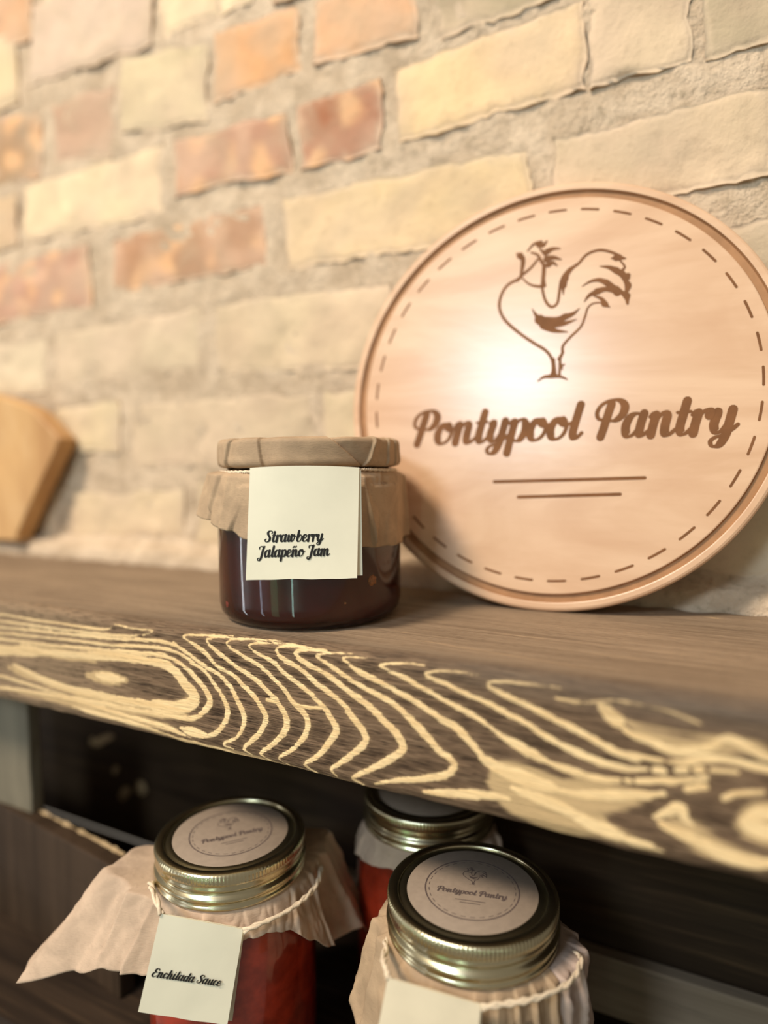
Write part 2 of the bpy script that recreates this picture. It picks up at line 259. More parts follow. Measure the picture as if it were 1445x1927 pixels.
ROOSTER=[[2.2,2.2,-18.4,62.8,-24.3,59.8,-27.6,53.7,-27.8,47.1,-24.3,40.3,-16.9,33.2,-8.9,26.9,-2.6,22.5,0.9,17.5,1.7,12,0.9,8.9],[2,2,-4.6,68.8,-4.7,63.2,-5.4,56.9,-3.6,49.5,-0.4,45.6,2.6,47.2,3.5,52.7,4.4,59.7,8,64.8,12.4,67,16.7,71.6,22.5,73.2,28.2,71.6,33.3,68.6],[2,5,12,67.1,8.4,64,6.3,60.3,5.4,56.4],[5,0.6,6.3,60.3,5.4,56.4,5.6,51.3],[1,4.5,-19.8,77.1,-17.7,75.8],[4.5,1.5,-18.1,75.8,-16.2,73.1,-16.6,67.1,-17.3,63.1],[1.6,2.6,-8.2,72.5,-11.9,68.1,-16.5,64.6,-18.8,62.1],[1,2.6,-16.5,63.4,-12.4,59.3,-7.7,57.5,-4.2,57.5],[3.4,1.2,-5,58.4,-5.4,68.1],[1,3,-13.9,77.7,-10.9,81,-7,81.6],[5,1.5,-7.7,80.5,-5.8,79.8,-3.9,81.8],[4.5,1,-3.7,75.9,-0.7,77.1,3.1,76.8],[5,1,-3.6,71.9,-0.1,72.2,3.9,70.7],[4,1,-2.7,68.6,-0.4,69.5,1.9,67.6],[3,1,-4.4,74.8,-7.6,78.1],[1.5,2.5,-11.9,76.6,-8.7,75,-6.6,71.5,-4.6,68],[1,5,29,68,31.9,68],[5,1,31.5,68.1,35.8,67.1],[1,2.4,32.6,67.1,35.5,62.9,34.5,60.7,37.4,56.6],[3.4,2,37.1,58.1,36.4,55.2,38,52.7,36.6,49,37.3,43.6],[1,4.6,35.2,50,37,47.5],[4.4,0.6,37,47.5,37.4,42.9],[0.6,4.5,23.4,64.5,27.7,63.5,31.3,61.5],[4.5,2,31.3,61.5,34.2,58.9,36.4,54.4,36.6,49],[0.6,4,15,54.9,18.6,56.9,22.9,57.4,27.2,55.5],[4,5,26.5,55.9,30.2,52.4,32.4,49.5],[4,1,31.6,51.9,34.5,49.3,36.7,45.2],[0.8,4.5,16.3,46.6,18.8,49.8,23.1,51.3],[4.5,2,22.3,51.4,26.6,52.1,30.2,50.5],[1,4,21,49.2,24.6,47.3,26.8,44],[4,0.6,26.1,44.4,29,42.3],[1,2.2,28.3,42.7,25.4,44.9,21.1,45.3,18.2,43.3,16.9,38.8,14.9,33.5,9.9,28.5,6.3,24.1,6.1,20.3,4.3,17.3],[0.8,5,-10.3,45.4,-7.5,41.1,-3.2,38.7],[5,5,-4,38.8,2.9,38.1,7.3,39.7],[4.5,0.6,6.6,39.4,11,40.9,14,43.3],[3,6,-7.8,39.9,-3.9,36.8,-0.1,35.7],[6,0.8,-1.6,36.2,5.9,35.9,12.6,37.6],[6,0.8,-3.9,36,1.6,32.8,8.3,31.4],[7,7,-6.3,39.4,-1.6,35.8],[2,2,1.7,17.5,3,8.4],[2,2,5.1,17.2,5,8.3],[2.4,1,5.2,12.9,7.4,14.3],[2.4,1,5.1,14.9,6.4,11.7],[1,3.2,-5.9,6.3,-2.9,8.2,1.6,8.5],[3.2,1,0.9,8.5,5.4,8,9,6.3],[2.5,1,5,18,6.8,20.6]]
# ------------------------------------------------------------------ material instances
M_ink = plain('black_ink', (.012, .011, .010), .6)
M_burn = plain('engraved_burn', (.20, .085, .032), .7, spec=.2)
M_kraft = kraft('kraft_paper', (.43, .30, .185))
M_kraft2 = kraft('pale_kraft_paper', (.52, .38, .27))
M_wax = kraft('creased_wax_paper', (.50, .38, .31), .30)
M_kshade = kraft('shaded_kraft_paper', (.10, .075, .05))  # darker copy of the kraft colour, with shade put into it
M_card = plain('cream_card', (.96, .90, .70), .7, var=.03, scale=30, spec=.2)
M_cardw = plain('warm_cream_card', (.80, .69, .50), .7, var=.05, scale=40, spec=.2)
M_twine = plain('cotton_twine', (.74, .60, .43), .8, var=.15, scale=500, bs=.3, spec=.2)
M_jam = plain('dark_strawberry_jam', (.062, .0065, .0030), .2, var=.35, scale=30, spec=.5)
M_sauce = plain('red_sauce', (.46, .045, .016), .25, var=.35, scale=70, bs=.2)
M_flake = plain('pepper_flake', (.55, .20, .06), .4, var=.3, scale=600)
M_seed = plain('red_pepper_bit', (.35, .02, .01), .4, var=.3, scale=600)
M_band = plain('brushed_gold_tin', (.66, .60, .40), .24, 1.0, .06, 40)
M_lid = plain('gold_lacquered_lid', (.42, .38, .25), .30, 1.0, .08, 40)
M_sticker = plain('brown_paper_sticker', (.30, .23, .17), .6, var=.06, scale=300)
M_stamp = plain('stamped_dark_ink', (.10, .07, .06), .7)
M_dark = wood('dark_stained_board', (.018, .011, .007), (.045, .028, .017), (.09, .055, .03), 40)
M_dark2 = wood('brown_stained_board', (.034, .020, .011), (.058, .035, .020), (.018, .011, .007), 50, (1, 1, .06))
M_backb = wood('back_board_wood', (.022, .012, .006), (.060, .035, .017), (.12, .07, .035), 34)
M_ledger = wood('weathered_grey_board', (.23, .17, .115), (.36, .275, .19), (.07, .055, .04), 45)
M_post = wood('grey_post_wood', (.14, .12, .083), (.21, .18, .125), (.09, .08, .06), 60, (1, 1, .10))
M_raw = wood('splintered_raw_wood', (.36, .25, .13), (.55, .40, .22), (.22, .14, .07), 80)
M_tan = wood('golden_tan_wood', (.42, .22, .09), (.62, .38, .17), (.70, .48, .26), 22, (.5, 1, .16), .5)
# clear glass
M_glass, nt, b = mat('clear_glass'); b.inputs['Base Color'].default_value = (.97, .98, .97, 1)
b.inputs['Transmission Weight'].default_value = 1; b.inputs['Roughness'].default_value = .02; b.inputs['IOR'].default_value = 1.45
# maple
M_maple, nt, b = mat('oiled_maple')
a = noise_tex(nt, 14, (.35, 1, 1.4), 5, .55, 2.2); d = noise_tex(nt, 300, (.08, 1, 1), 2, .6)
col = mixc(nt, ramp(nt, a, .30, .72), (.64, .40, .245), (.76, .515, .335))
col = mixc(nt, math_(nt, 'MULTIPLY', ramp(nt, d, .45, .75), .14), col, (.55, .32, .19))
nt.links.new(col, b.inputs['Base Color']); b.inputs['Roughness'].default_value = .25; b.inputs['Specular IOR Level'].default_value = .5
bump(nt, b, d, .05)
# brick + mortar
M_brick, nt, b = mat('old_fired_brick')
at = N(nt, 'ShaderNodeAttribute', attribute_name='tint')
a = noise_tex(nt, 26, (1, 1, 1), 5, .6, .4); d = noise_tex(nt, 150, (1, 1, 1), 5, .7)
col = mixc(nt, math_(nt, 'MULTIPLY', ramp(nt, a, .42, .75), .42), at.outputs['Color'], (.50, .40, .27))
col = mixc(nt, math_(nt, 'MULTIPLY', ramp(nt, d, .52, .8), .35), col, (.34, .24, .15))
nt.links.new(col, b.inputs['Base Color']); b.inputs['Roughness'].default_value = .9; b.inputs['Specular IOR Level'].default_value = .15
bump(nt, b, math_(nt, 'ADD', a, d), .5, .002)
M_mortar, nt, b = mat('sandy_lime_mortar')
a = noise_tex(nt, 40, (1, 1, 1), 6, .65, .5); d = noise_tex(nt, 260, (1, 1, 1), 4, .7)
col = mixc(nt, ramp(nt, a, .3, .7), (.52, .395, .27), (.74, .585, .42)); col = mixc(nt, math_(nt, 'MULTIPLY', ramp(nt, d, .5, .75), .5), col, (.24, .19, .12))
nt.links.new(col, b.inputs['Base Color']); b.inputs['Roughness'].default_value = .95; b.inputs['Specular IOR Level'].default_value = .1
bump(nt, b, math_(nt, 'ADD', a, d), .8, .003)

# ------------------------------------------------------------------ brick wall (one continuous structure)
def build_wall():
    V = []; F = []; fm = []; tint = []
    xs = np.arange(-1500, 901, 6.); zs = np.arange(-60, 720, 5.)
    mort = (.5, .5, .5)
    for x in xs:
        for z in zs:
            p = Vector((x, 0, z)); y = 386.2 - 2.0*noise.noise(p*.03) - 2.0*noise.noise(p*.11) - 1.6*noise.noise(p*.3)
            V.append((x, y, z)); tint.append(mort)
    F += grid_faces(len(xs), len(zs)); F = [f[::-1] for f in F]; fm += [1]*len(F)
    bricks = [(b[:8], b[8:]) for b in BRICKS]
    rows = [(441, 505), (384, 444), (327, 377), (270, 316), (209, 256), (143, 190), (80, 125), (16, 65)]
    pal = [(222,202,168),(238,214,168),(226,196,156),(196,150,118),(184,128,92),(232,176,120),(214,196,160),(240,220,180)]
    rnd = random.Random(3)
    def span(z0, z1):
        q = [b for b, c in bricks if abs((b[1]+b[7])/2-(z0+z1)/2) < 25]
        return (min(min(b[0], b[6]) for b in q), max(max(b[2], b[4]) for b in q)) if q else (0, 0)
    extra = []
    for i, (z0, z1) in enumerate(rows + [(500, 548), (560, 608), (620, 668)]):
        if i >= len(rows): lo = hi = -300 + rnd.random()*100
        else: lo, hi = span(z0, z1)
        x = hi + 13
        while x < 880:
            L = rnd.choice((158, 160, 155, 76)); extra.append(([x, z1, x+L, z1+rnd.uniform(-2, 2), x+L, z0, x, z0+rnd.uniform(-2, 2)], rnd.choice(pal))); x += L+13
        x = lo - 13
        while x > -1480:
            L = rnd.choice((158, 160, 155, 76)); extra.append(([x-L, z1, x, z1+rnd.uniform(-2, 2), x, z0, x-L, z0+rnd.uniform(-2, 2)], rnd.choice(pal))); x -= L+13
    for bi, (q, c) in enumerate(bricks + extra):
        near = bi < len(bricks)
        W = max(q[2], q[4])-min(q[0], q[6]); H = q[1]-q[7]
        nu = max(4, int(W/(4 if near else 12))); nv = max(4, int(H/(4 if near else 12)))
        base = lin(c); o = len(V); sd = bi*17.3
        us = [0, 0, 1.2/W*2] + [2*i/(nu)*.5 for i in range(1, nu)] + [1-1.2/W*2, 1, 1]
        vs = [0, 0, 1.2/H*2] + [2*i/(nv)*.5 for i in range(1, nv)] + [1-1.2/H*2, 1, 1]
        us = [0]+sorted(us[1:-1])+[1]; vs = [0]+sorted(vs[1:-1])+[1]
        prot = rnd.uniform(-1.0, 1.0)
        lum = sum(base)/3; spotty = (c[0]-c[2] > 72 and c[0] < 212) 
        for iu, u in enumerate(us):
            for iv, v in enumerate(vs):
                xt = q[0]*(1-u)+q[2]*u; zt = q[1]*(1-u)+q[3]*u; xb = q[6]*(1-u)+q[4]*u; zb = q[7]*(1-u)+q[5]*u
                x = xb*(1-v)+xt*v; z = zb*(1-v)+zt*v
                p = Vector((x, sd, z)); edge = iu in (0, len(us)-1) or iv in (0, len(vs)-1)
                e = min(u*W, (1-u)*W, v*H, (1-v)*H)
                wob = noise.noise(p*.045)*5 + noise.noise(p*.2)*2
                cs = .25+.75*min(1, 8/max(1, e+1)); x += wob*.7*cs; z += (noise.noise(p*.05+Vector((9, 0, 0)))*2.6+noise.noise(p*.22+Vector((4, 0, 0)))*1.6)*cs
                y = 383.6 - prot + .9*noise.noise(p*.08) + .5*noise.noise(p*.35)
                y += 1.6*math.exp(-e/1.4)
                if noise.noise(p*.03+Vector((3, 3, 3))) > .38: y += 1.5
                if edge: y = 391
                V.append((x, y, z))
                k = 1 + .10*noise.noise(p*.03) + .05*noise.noise(p*.15)
                g_ = sum(base)/3; cc = [min(1, (ch*.88+g_*.12)*k*.9*m3) for ch, m3 in zip(base, (1.02, .98, .93))]
                _ = [(ch) for ch in base]
                s = .55*max(0, min(1, 1-(e+2.5*noise.noise(p*.3)-1)/3.5)) + .30*max(0, min(1, noise.noise(p*.028+Vector((2, 8, 1)))*3)); s = min(.8, s)
                cc = [q_*(1-s)+m_*s for q_, m_ in zip(cc, (.66, .51, .36))]
                s = max(0, min(1, .5+1.6*noise.noise(p*.022+Vector((6, 2, 7)))))*.22; cc = [q_*(1-s)+m_*s for q_, m_ in zip(cc, (.74, .53, .40))]
                s = max(0, min(1, -.05+1.6*noise.noise(p*.035+Vector((1, 9, 3)))))*.30; cc = [q_*(1-s)+m_*s for q_, m_ in zip(cc, (.46, .33, .23))]
                if spotty:
                    s = max(0, min(1, (noise.noise(p*.055+Vector((1, 5, 2)))-.05)*2.2))
                    cc = [a*(1-s*.75)+b_*s*.75 for a, b_ in zip(cc, lin((236, 186, 138)))]
                    s = max(0, min(1, (noise.noise(p*.04+Vector((7, 1, 4)))-.05)*2.2))
                    cc = [a*(1-s*.6)+b_*s*.6 for a, b_ in zip(cc, lin((214, 176, 148)))]
                tint.append(tuple(cc))
        g = grid_faces(len(us), len(vs), o); F += [f[::-1] for f in g]; fm += [0]*len(g)
    o = mesh('wall_back', V, F, None, None, True, [M_brick, M_mortar], fm)
    ca = o.data.color_attributes.new('tint', 'FLOAT_COLOR', 'POINT')
    ca.data.foreach_set('color', np.array([(*t, 1) for t in tint], dtype=np.float32).ravel())
    fixn(o); tag(o, kind='structure')
def fixn(o):
    # make the wall's faces look into the room (towards -Y)
    me = o.data
    bm = bmesh.new(); bm.from_mesh(me)
    for f in bm.faces:
        f.normal_update()
        if f.normal.y > 0: f.normal_flip()
    bm.to_mesh(me); bm.free()
build_wall()
# mortar ledge between plank and wall
def build_ledge():
    xs = np.arange(-1200, 500, 6.); prof = [(388, 22), (384, 15), (379, 12.5), (373, 10.5), (369.5, 7), (368.6, 0), (368.6, -20)]
    V = []
    for x in xs:
        for k, (y, z) in enumerate(prof):
            p = Vector((x, y, z)); V.append((x, y+1.6*noise.noise(p*.05) + (.8*noise.noise(p*.3)), z+(2.0*noise.noise(p*.03)+1.0*noise.noise(p*.2)) if 0 < k < 5 else z))
    F = [f[::-1] for f in grid_faces(len(xs), len(prof))]
    o = mesh('trim_1', V, F, M_mortar); fix(o); tag(o, kind='structure')
build_ledge()

# ------------------------------------------------------------------ shelf plank with its bold grain
YF, TH, YB, RR = 232., 57., 368., 5.
prof = [(YB, 0.)] + [(YF+RR-RR*math.sin(t), -RR+RR*math.cos(t)) for t in np.linspace(0, PI/2, 7)] + [(YF, -TH)]
prof = np.array(prof); pseg = np.linalg.norm(np.diff(prof, axis=0), axis=1); PS = np.concatenate([[0], np.cumsum(pseg)])
def seglist(data):
    A = []; 
    for row in data:
        P = catmull([(row[i]/10, row[i+1]/10, 0) for i in range(1, len(row), 2)], 5); hw = row[0]/10
        cum = [0]
        for a, b_ in zip(P[:-1], P[1:]): cum.append(cum[-1]+(b_-a).length)
        tot = cum[-1]; tl = min(14, tot*.35)
        for i, (a, b_) in enumerate(zip(P[:-1], P[1:])):
            e = min(1, (min(cum[i], tot-cum[i+1])+.3)/tl); k = .35+.65*e**.7 if tot > 9 else 1
            k *= 1+.35*noise.noise(Vector((a.x*.09, a.y*.09, row[0])))
            k *= 1+.55*math.exp(-((a.y-168)/11)**2)*(1 if a.x > -245 else 0)
            if a.x < -300: k *= .8
            A.append((a.x, a.y, b_.x, b_.y, hw*k))
    return np.array(A)
def dist_field(X, Sv, A):
    D = np.full(X.shape, 9.)
    for x0, y0, x1, y1, hw in A:
        r = 10
        idx = np.where((X > min(x0, x1)-r) & (X < max(x0, x1)+r) & (Sv > min(y0, y1)-r) & (Sv < max(y0, y1)+r))[0]
        if not len(idx): continue
        x = X[idx]; s = Sv[idx]; dx, dy = x1-x0, y1-y0; L = dx*dx+dy*dy+1e-9
        t = np.clip(((x-x0)*dx+(s-y0)*dy)/L, 0, 1)
        D[idx] = np.minimum(D[idx], np.hypot(x-x0-t*dx, s-y0-t*dy)-hw*np.where(s < 141, .5, 1.))
    return D
def build_plank():
    xs = np.concatenate([np.arange(-900, -420, 10), np.arange(-420, 50, .55), np.arange(50, 500, 10)])
    ss = np.concatenate([np.arange(0, 112, 2.), np.arange(112, PS[-1], .55), [PS[-1]]])
    n = len(ss)
    yy = np.interp(ss, PS, prof[:, 0]); zz = np.interp(ss, PS, prof[:, 1])
    X, SS = np.meshgrid(xs, ss, indexing='ij'); Y = np.broadcast_to(yy, X.shape).copy(); Z = np.broadcast_to(zz, X.shape).copy()
    Xf, Sf = X.ravel(), SS.ravel()
    D = dist_field(Xf, Sf, seglist(GRAIN)); FD = dist_field(Xf, Sf, seglist(FAINT))
    # slight unevenness, worn lower and back edges, wire-brushed relief
    V = np.stack([Xf, Y.ravel(), Z.ravel()], 1)
    rel = np.clip(.5-D*1.2, 0, 1)*.18
    front = (Sf > 138)
    V[:, 1] -= np.where(front, rel, 0)
    wave = np.array([noise.noise(Vector((x*.02, 0, 0)))*.9+noise.noise(Vector((x*.09, 3, 0)))*.45 for x in xs])
    wv = np.repeat(wave, n)
    V[:, 2] += np.where(Sf > 184, wv*(Sf-184)/7, 0); V[:, 1] += np.where(Sf > 187.5, (Sf-187.5)*.5, 0)
    V[:, 2] += np.where(Sf < 6, -np.abs(np.repeat(np.array([noise.noise(Vector((x*.05, 9, 0))) for x in xs]), n))*3*(6-Sf)/6, 0)
    V = [tuple(v) for v in V]; F = grid_faces(len(xs), n)
    # back, underside and end faces
    b0 = len(V)
    for x in xs: V.append((x, YB, -TH))
    for i in range(len(xs)-1):
        F.append((i*n, b0+i, b0+i+1, (i+1)*n)); F.append((i*n+n-1, (i+1)*n+n-1, b0+i+1, b0+i))
    F.append(tuple(range(0, n))+(b0,)); F.append(tuple(((len(xs)-1)*n+k) for k in range(n))[::-1]+(b0+len(xs)-1,))
    m, nt, b = mat('wire_brushed_pine')
    at = N(nt, 'ShaderNodeAttribute', attribute_name='grain'); sep = N(nt, 'ShaderNodeSeparateColor'); nt.links.new(at.outputs['Color'], sep.inputs[0])
    at2 = N(nt, 'ShaderNodeAttribute', attribute_name='zone'); sp2 = N(nt, 'ShaderNodeSeparateColor'); nt.links.new(at2.outputs['Color'], sp2.inputs[0])
    fib = noise_tex(nt, 900, (.045, 1, 1), 3, .6, .3); fib2 = noise_tex(nt, 260, (.05, 1, 1), 5, .65, .6); blot = noise_tex(nt, 22, (.4, 1, 1), 4, .6)
    crack = noise_tex(nt, 1700, (.075, 1, 1), 3, .55, .2)
    tiny = noise_tex(nt, 700, (.35, 1, 1), 4, .7)
    jag = noise_tex(nt, 420, (.5, 1.6, 1.6), 4, .7)
    d = math_(nt, 'ADD', sep.outputs[0], math_(nt, 'MULTIPLY', math_(nt, 'SUBTRACT', fib, .5), 1.1))
    d = math_(nt, 'ADD', d, math_(nt, 'MULTIPLY', math_(nt, 'SUBTRACT', jag, .5), 1.9))
    light = ramp(nt, d, .34, -.20)
    soft = ramp(nt, math_(nt, 'ADD', sep.outputs[1], math_(nt, 'MULTIPLY', math_(nt, 'SUBTRACT', fib2, .5), 9.)), 1.0, -1.6)
    halo = ramp(nt, d, 2.6, -.2)
    dark = mixc(nt, ramp(nt, fib2, .32, .68), (.062, .037, .021), (.20, .125, .074))
    dark = mixc(nt, math_(nt, 'MULTIPLY', halo, .30), dark, (.30, .19, .10))
    dark = mixc(nt, math_(nt, 'MULTIPLY', ramp(nt, fib, .55, .75), .5), dark, (.34, .23, .14))
    dark = mixc(nt, math_(nt, 'MULTIPLY', sp2.outputs[0], .6), dark, (.36, .25, .15))     # left: paler heartwood
    dark = mixc(nt, math_(nt, 'MULTIPLY', ramp(nt, crack, .54, .66), .75), dark, (.028, .016, .009))
    dark = mixc(nt, math_(nt, 'MULTIPLY', ramp(nt, crack, .46, .36), .45), dark, (.30, .20, .12))
    lt = mixc(nt, ramp(nt, fib2, .3, .75), (.92, .68, .37), (.80, .54, .26))
    lt = mixc(nt, math_(nt, 'MULTIPLY', ramp(nt, crack, .56, .70), .45), lt, (.35, .22, .11))
    lt = mixc(nt, math_(nt, 'MULTIPLY', sp2.outputs[0], .45), lt, (.50, .36, .20))
    face = mixc(nt, math_(nt, 'MULTIPLY', soft, .85), dark, (.62, .43, .22)); face = mixc(nt, light, face, lt)
    top = mixc(nt, ramp(nt, fib2, .3, .7), (.20, .140, .090), (.31, .225, .148)); top = mixc(nt, math_(nt, 'MULTIPLY', ramp(nt, blot, .4, .7), .55), top, (.36, .26, .17))
    top = mixc(nt, math_(nt, 'MULTIPLY', ramp(nt, crack, .54, .70), .45), top, (.10, .065, .04)); top = mixc(nt, math_(nt, 'MULTIPLY', ramp(nt, tiny, .52, .72), .40), top, (.13, .095, .065))
    fl = ramp(nt, math_(nt, 'ADD', sep.outputs[1], math_(nt, 'MULTIPLY', math_(nt, 'SUBTRACT', fib, .5), 4.)), .8, -.8)
    top = mixc(nt, math_(nt, 'MULTIPLY', fl, .45), top, (.52, .36, .21))
    top = mixc(nt, light, top, lt)
    col = mixc(nt, sep.outputs[2], top, face)
    gz = math_(nt, 'MULTIPLY', sp2.outputs[1], ramp(nt, math_(nt, 'ADD', fib2, math_(nt, 'MULTIPLY', blot, .6)), .45, 1.0))
    col = mixc(nt, math_(nt, 'MULTIPLY', gz, .75), col, (.12, .098, .078))
    nt.links.new(col, b.inputs['Base Color']); b.inputs['Roughness'].default_value = .72; b.inputs['Specular IOR Level'].default_value = .15
    h = math_(nt, 'ADD', math_(nt, 'MULTIPLY', fib, .6), math_(nt, 'ADD', math_(nt, 'MULTIPLY', crack, -.9), math_(nt, 'MULTIPLY', fib2, .7)))
    bump(nt, b, h, .7, .0010)
    o = mesh('shelf_plank', V, F, m)
    nx = len(V)-len(Xf)
    jj = np.repeat(np.array([noise.noise(Vector((x*.05, 1, 0)))*2.5+noise.noise(Vector((x*.4, 1, 0)))*1.2 for x in xs]), n)
    facew = 1/(1+np.exp(-(Sf-130.5-jj)/1.1))
    A = np.stack([D, FD, facew, np.ones_like(D)], 1); A = np.vstack([A, np.tile([9, 9, 1, 1], (nx, 1))])
    left = 1/(1+np.exp((Xf+285)/20)); 
    grey = np.exp(-((Sf-136-(Xf+30)*.02)/7.5)**2)/(1+np.exp(-(Xf+85)/18)) + .35*np.exp(-((Sf-128)/6)**2)
    Zn = np.stack([left, grey, 0*D, np.ones_like(D)], 1); Zn = np.vstack([Zn, np.tile([0, 0, 0, 1], (nx, 1))])
    for nm, arr in (('grain', A), ('zone', Zn)):
        ca = o.data.color_attributes.new(nm, 'FLOAT_COLOR', 'POINT'); ca.data.foreach_set('color', arr.astype(np.float32).ravel())
    fix(o)
    tag(o, 'thick brown-stained wooden shelf plank with bold pale looping grain on its front edge', 'shelf')
build_plank()

# ------------------------------------------------------------------ round sign
def build_sign():
    lean, yw, R, T = math.radians(9), math.radians(4), 113., 13.
    n0 = Vector((math.sin(yw), -math.cos(yw), 0)); e1 = Vector((math.cos(yw), math.sin(yw), 0))
    e2 = Vector((0, 0, 1))*math.cos(lean) - n0*math.sin(lean); nn = e1.cross(e2)
    c = Vector((-81.5, 350., R*math.cos(lean)+.4))
    root = empty('round_wooden_sign', (0, 0, 0), 'round maple sign with an engraved rooster leaning against the brick wall', 'sign')
    base = c - e2*R - nn*T*.5; root.location = base*S
    def place(u, v, l): return c + e1*u + e2*v + nn*l - base
    rp = [(0, 0), (40, 0), (80, 0), (103.6, 0), (104.1, -.2), (104.7, -1.9), (107.9, -1.9), (108.5, -.2), (108.9, -.05), (111.2, -.05), (112.2, -.5), (112.9, -1.5), (113, -2.4), (113, -T+1.5), (112, -T), (60, -T), (0, -T)]
    n = 220; V = []; F = []; fm = []
    for i in range(n):
        t = 2*PI*i/n
        for r, l in rp: V.append(place(r*math.cos(t), r*math.sin(t), l))
    K = len(rp)
    for i in range(n):
        j = (i+1) % n
        for k in range(K-1):
            F.append((i*K+k, j*K+k, j*K+k+1, i*K+k+1)); fm.append(1 if 4 <= k <= 6 else 0)
    groove = plain('routed_groove', (.40, .21, .10), .6, spec=.2)
    o = mesh('disc', V, F, None, root, False, [M_maple, groove], fm); fix(o)
    # dashes
    V = []; F = []
    nd = 37
    for i in range(nd):
        t = 2*PI*i/nd + .03; P = [Vector((97.6*math.cos(t+a), 97.6*math.sin(t+a))) for a in np.linspace(-.043, .043, 6)]
        stroke(V, F, P, [.62]*6, place, .06)
    mesh('stitch_border', V, F, M_burn, root, False)
    V = []; F = []
    for k, row in enumerate(ROOSTER):
        P = [Vector((p.x, p.y)) for p in catmull([(row[i], row[i+1], 0) for i in range(2, len(row), 2)], 7)]
        w0, w1 = row[0]*.38, row[1]*.36
        stroke(V, F, P, [w0+(w1-w0)*(i/(len(P)-1)) for i in range(len(P))], place, .06+.03*(k % 5))
    mesh('rooster_emblem', V, F, M_burn, root, False)
    V, F = write('Pontypool Pantry', place, -75.5, 86.5, -26.2, -23.2, 11.2, .06, pen=.172)
    mesh('lettering', V, F, M_burn, root, False)
    for nm, (x0, y0, x1, y1) in (('long_rule', (-26.9, -46.9, 47.4, -44.8)), ('short_rule', (-13.9, -54.9, 36.3, -52.9))):
        V = []; F = []; stroke(V, F, [Vector((x0, y0)), Vector((x1, y1))], [.85, .85], place, .06); mesh('rule', V, F, M_burn, root, False)
build_sign()

# ------------------------------------------------------------------ jar building blocks
def frame_of(cx, cy):
    a = Vector((-cx, -cy, 0)).normalized(); return a, Vector((-a.y, a.x, 0))
def interp(keys, ph):
    """keys: list of (deg, values...) round the circle, smooth periodic"""
    ks = sorted(keys); ph = (ph+180) % 360-180
    K = [(k[0]-360,)+tuple(k[1:]) for k in ks[-2:]] + ks + [(k[0]+360,)+tuple(k[1:]) for k in ks[:2]]
    for i in range(len(K)-1):
        if K[i][0] <= ph <= K[i+1][0]:
            t = (ph-K[i][0])/max(K[i+1][0]-K[i][0], 1e-6); t = t*t*(3-2*t)*.6+t*.4
            return [p*(1-t)+q*t for p, q in zip(K[i][1:], K[i+1][1:])]
def skirt(name, parent, a, b, r0, z0, keys, pleats, mt, nphi=540, nv=44, seed=1, crumple=.5, thick=.18, phi0=-180, phi1=180, rmin=None):
    """a paper sheet tied round a neck. keys: (deg, r_shoulder, z_shoulder, r_end, z_end); pleats: (deg_top, deg_bottom, height mm, width deg)"""
    V = []; closed = (phi1-phi0 >= 360)
    cnt = nphi + (0 if closed else 1)
    for i in range(cnt):
        ph = phi0+(phi1-phi0)*i/nphi
        rs, zs, re, ze = interp(keys, ph)
        for j in range(nv):
            v = j/(nv-1)
            # three-point path neck -> shoulder -> end
            p0 = (r0, z0); p1 = (rs, zs); p2 = (re, ze)
            if v < .22: t = v/.22; r = p0[0]+(p1[0]-p0[0])*t**.7; z = p0[1]+(p1[1]-p0[1])*t
            else: t = (v-.22)/.78; r = p1[0]+(p2[0]-p1[0])*t; z = p1[1]+(p2[1]-p1[1])*t
            q = Vector((math.cos(math.radians(ph))*2, math.sin(math.radians(ph))*2, seed))
            d = 0
            for (pt, pb, h, wd) in pleats:
                x = (ph-(pt+(pb-pt)*v)+180) % 360-180
                if 0 <= x < wd: d += h*(1-x/wd)**1.3*min(1, v*5)
                elif -1.6 < x < 0: d += h*(1+x/1.6)*min(1, v*5)
            cr = crumple*(noise.noise(Vector((q.x*2, q.y*2, z*.06+seed)))*1.2 + abs(noise.noise(Vector((q.x*5, q.y*5, z*.14+seed))))*.9 - .3)*min(1, v*4)
            r = r + d + cr
            if rmin and r < rmin(z): r = rmin(z)
            z += (noise.noise(Vector((q.x*4, q.y*4, seed+5)))*.9)*(v**6)
            V.append(a*(r*math.cos(math.radians(ph))) + b*(r*math.sin(math.radians(ph))) + Vector((0, 0, z)))
    F = []
    for i in range(nphi):
        k = (i+1) % cnt
        for j in range(nv-1): F.append((i*nv+j, i*nv+j+1, k*nv+j+1, k*nv+j))
    o = mesh(name, V, F, mt, parent); fix(o)
    md = o.modifiers.new('thickness', 'SOLIDIFY'); md.thickness = thick*S; md.offset = 1
    return o
def quad_sheet(name, parent, P, mt, bow=0, nrm=None, n=20, thick=.25, ripple=.15, seed=0):
    """card from corners TL TR BR BL, slightly bowed along nrm"""
    V = []
    for i in range(n):
        u = i/(n-1)
        for j in range(n):
            v = j/(n-1)
            p = (P[0]*(1-u)+P[1]*u)*(1-v) + (P[3]*(1-u)+P[2]*u)*v
            p = p + nrm*(bow*4*u*(1-u)*(1-v)**2) + nrm*ripple*noise.noise(Vector((u*3, v*3, seed)))
            p = p + Vector((0, 0, 1))*(1.5*bow*4*u*(1-u)*(1-v)**6*.35) + Vector((0, 0, .4*noise.noise(Vector((u*5, seed, v*.5)))*v**8))
            V.append(p)
    o = mesh(name, V, grid_faces(n, n), mt, parent, False); fix(o)
    md = o.modifiers.new('thickness', 'SOLIDIFY'); md.thickness = thick*S; md.offset = 0
    return o

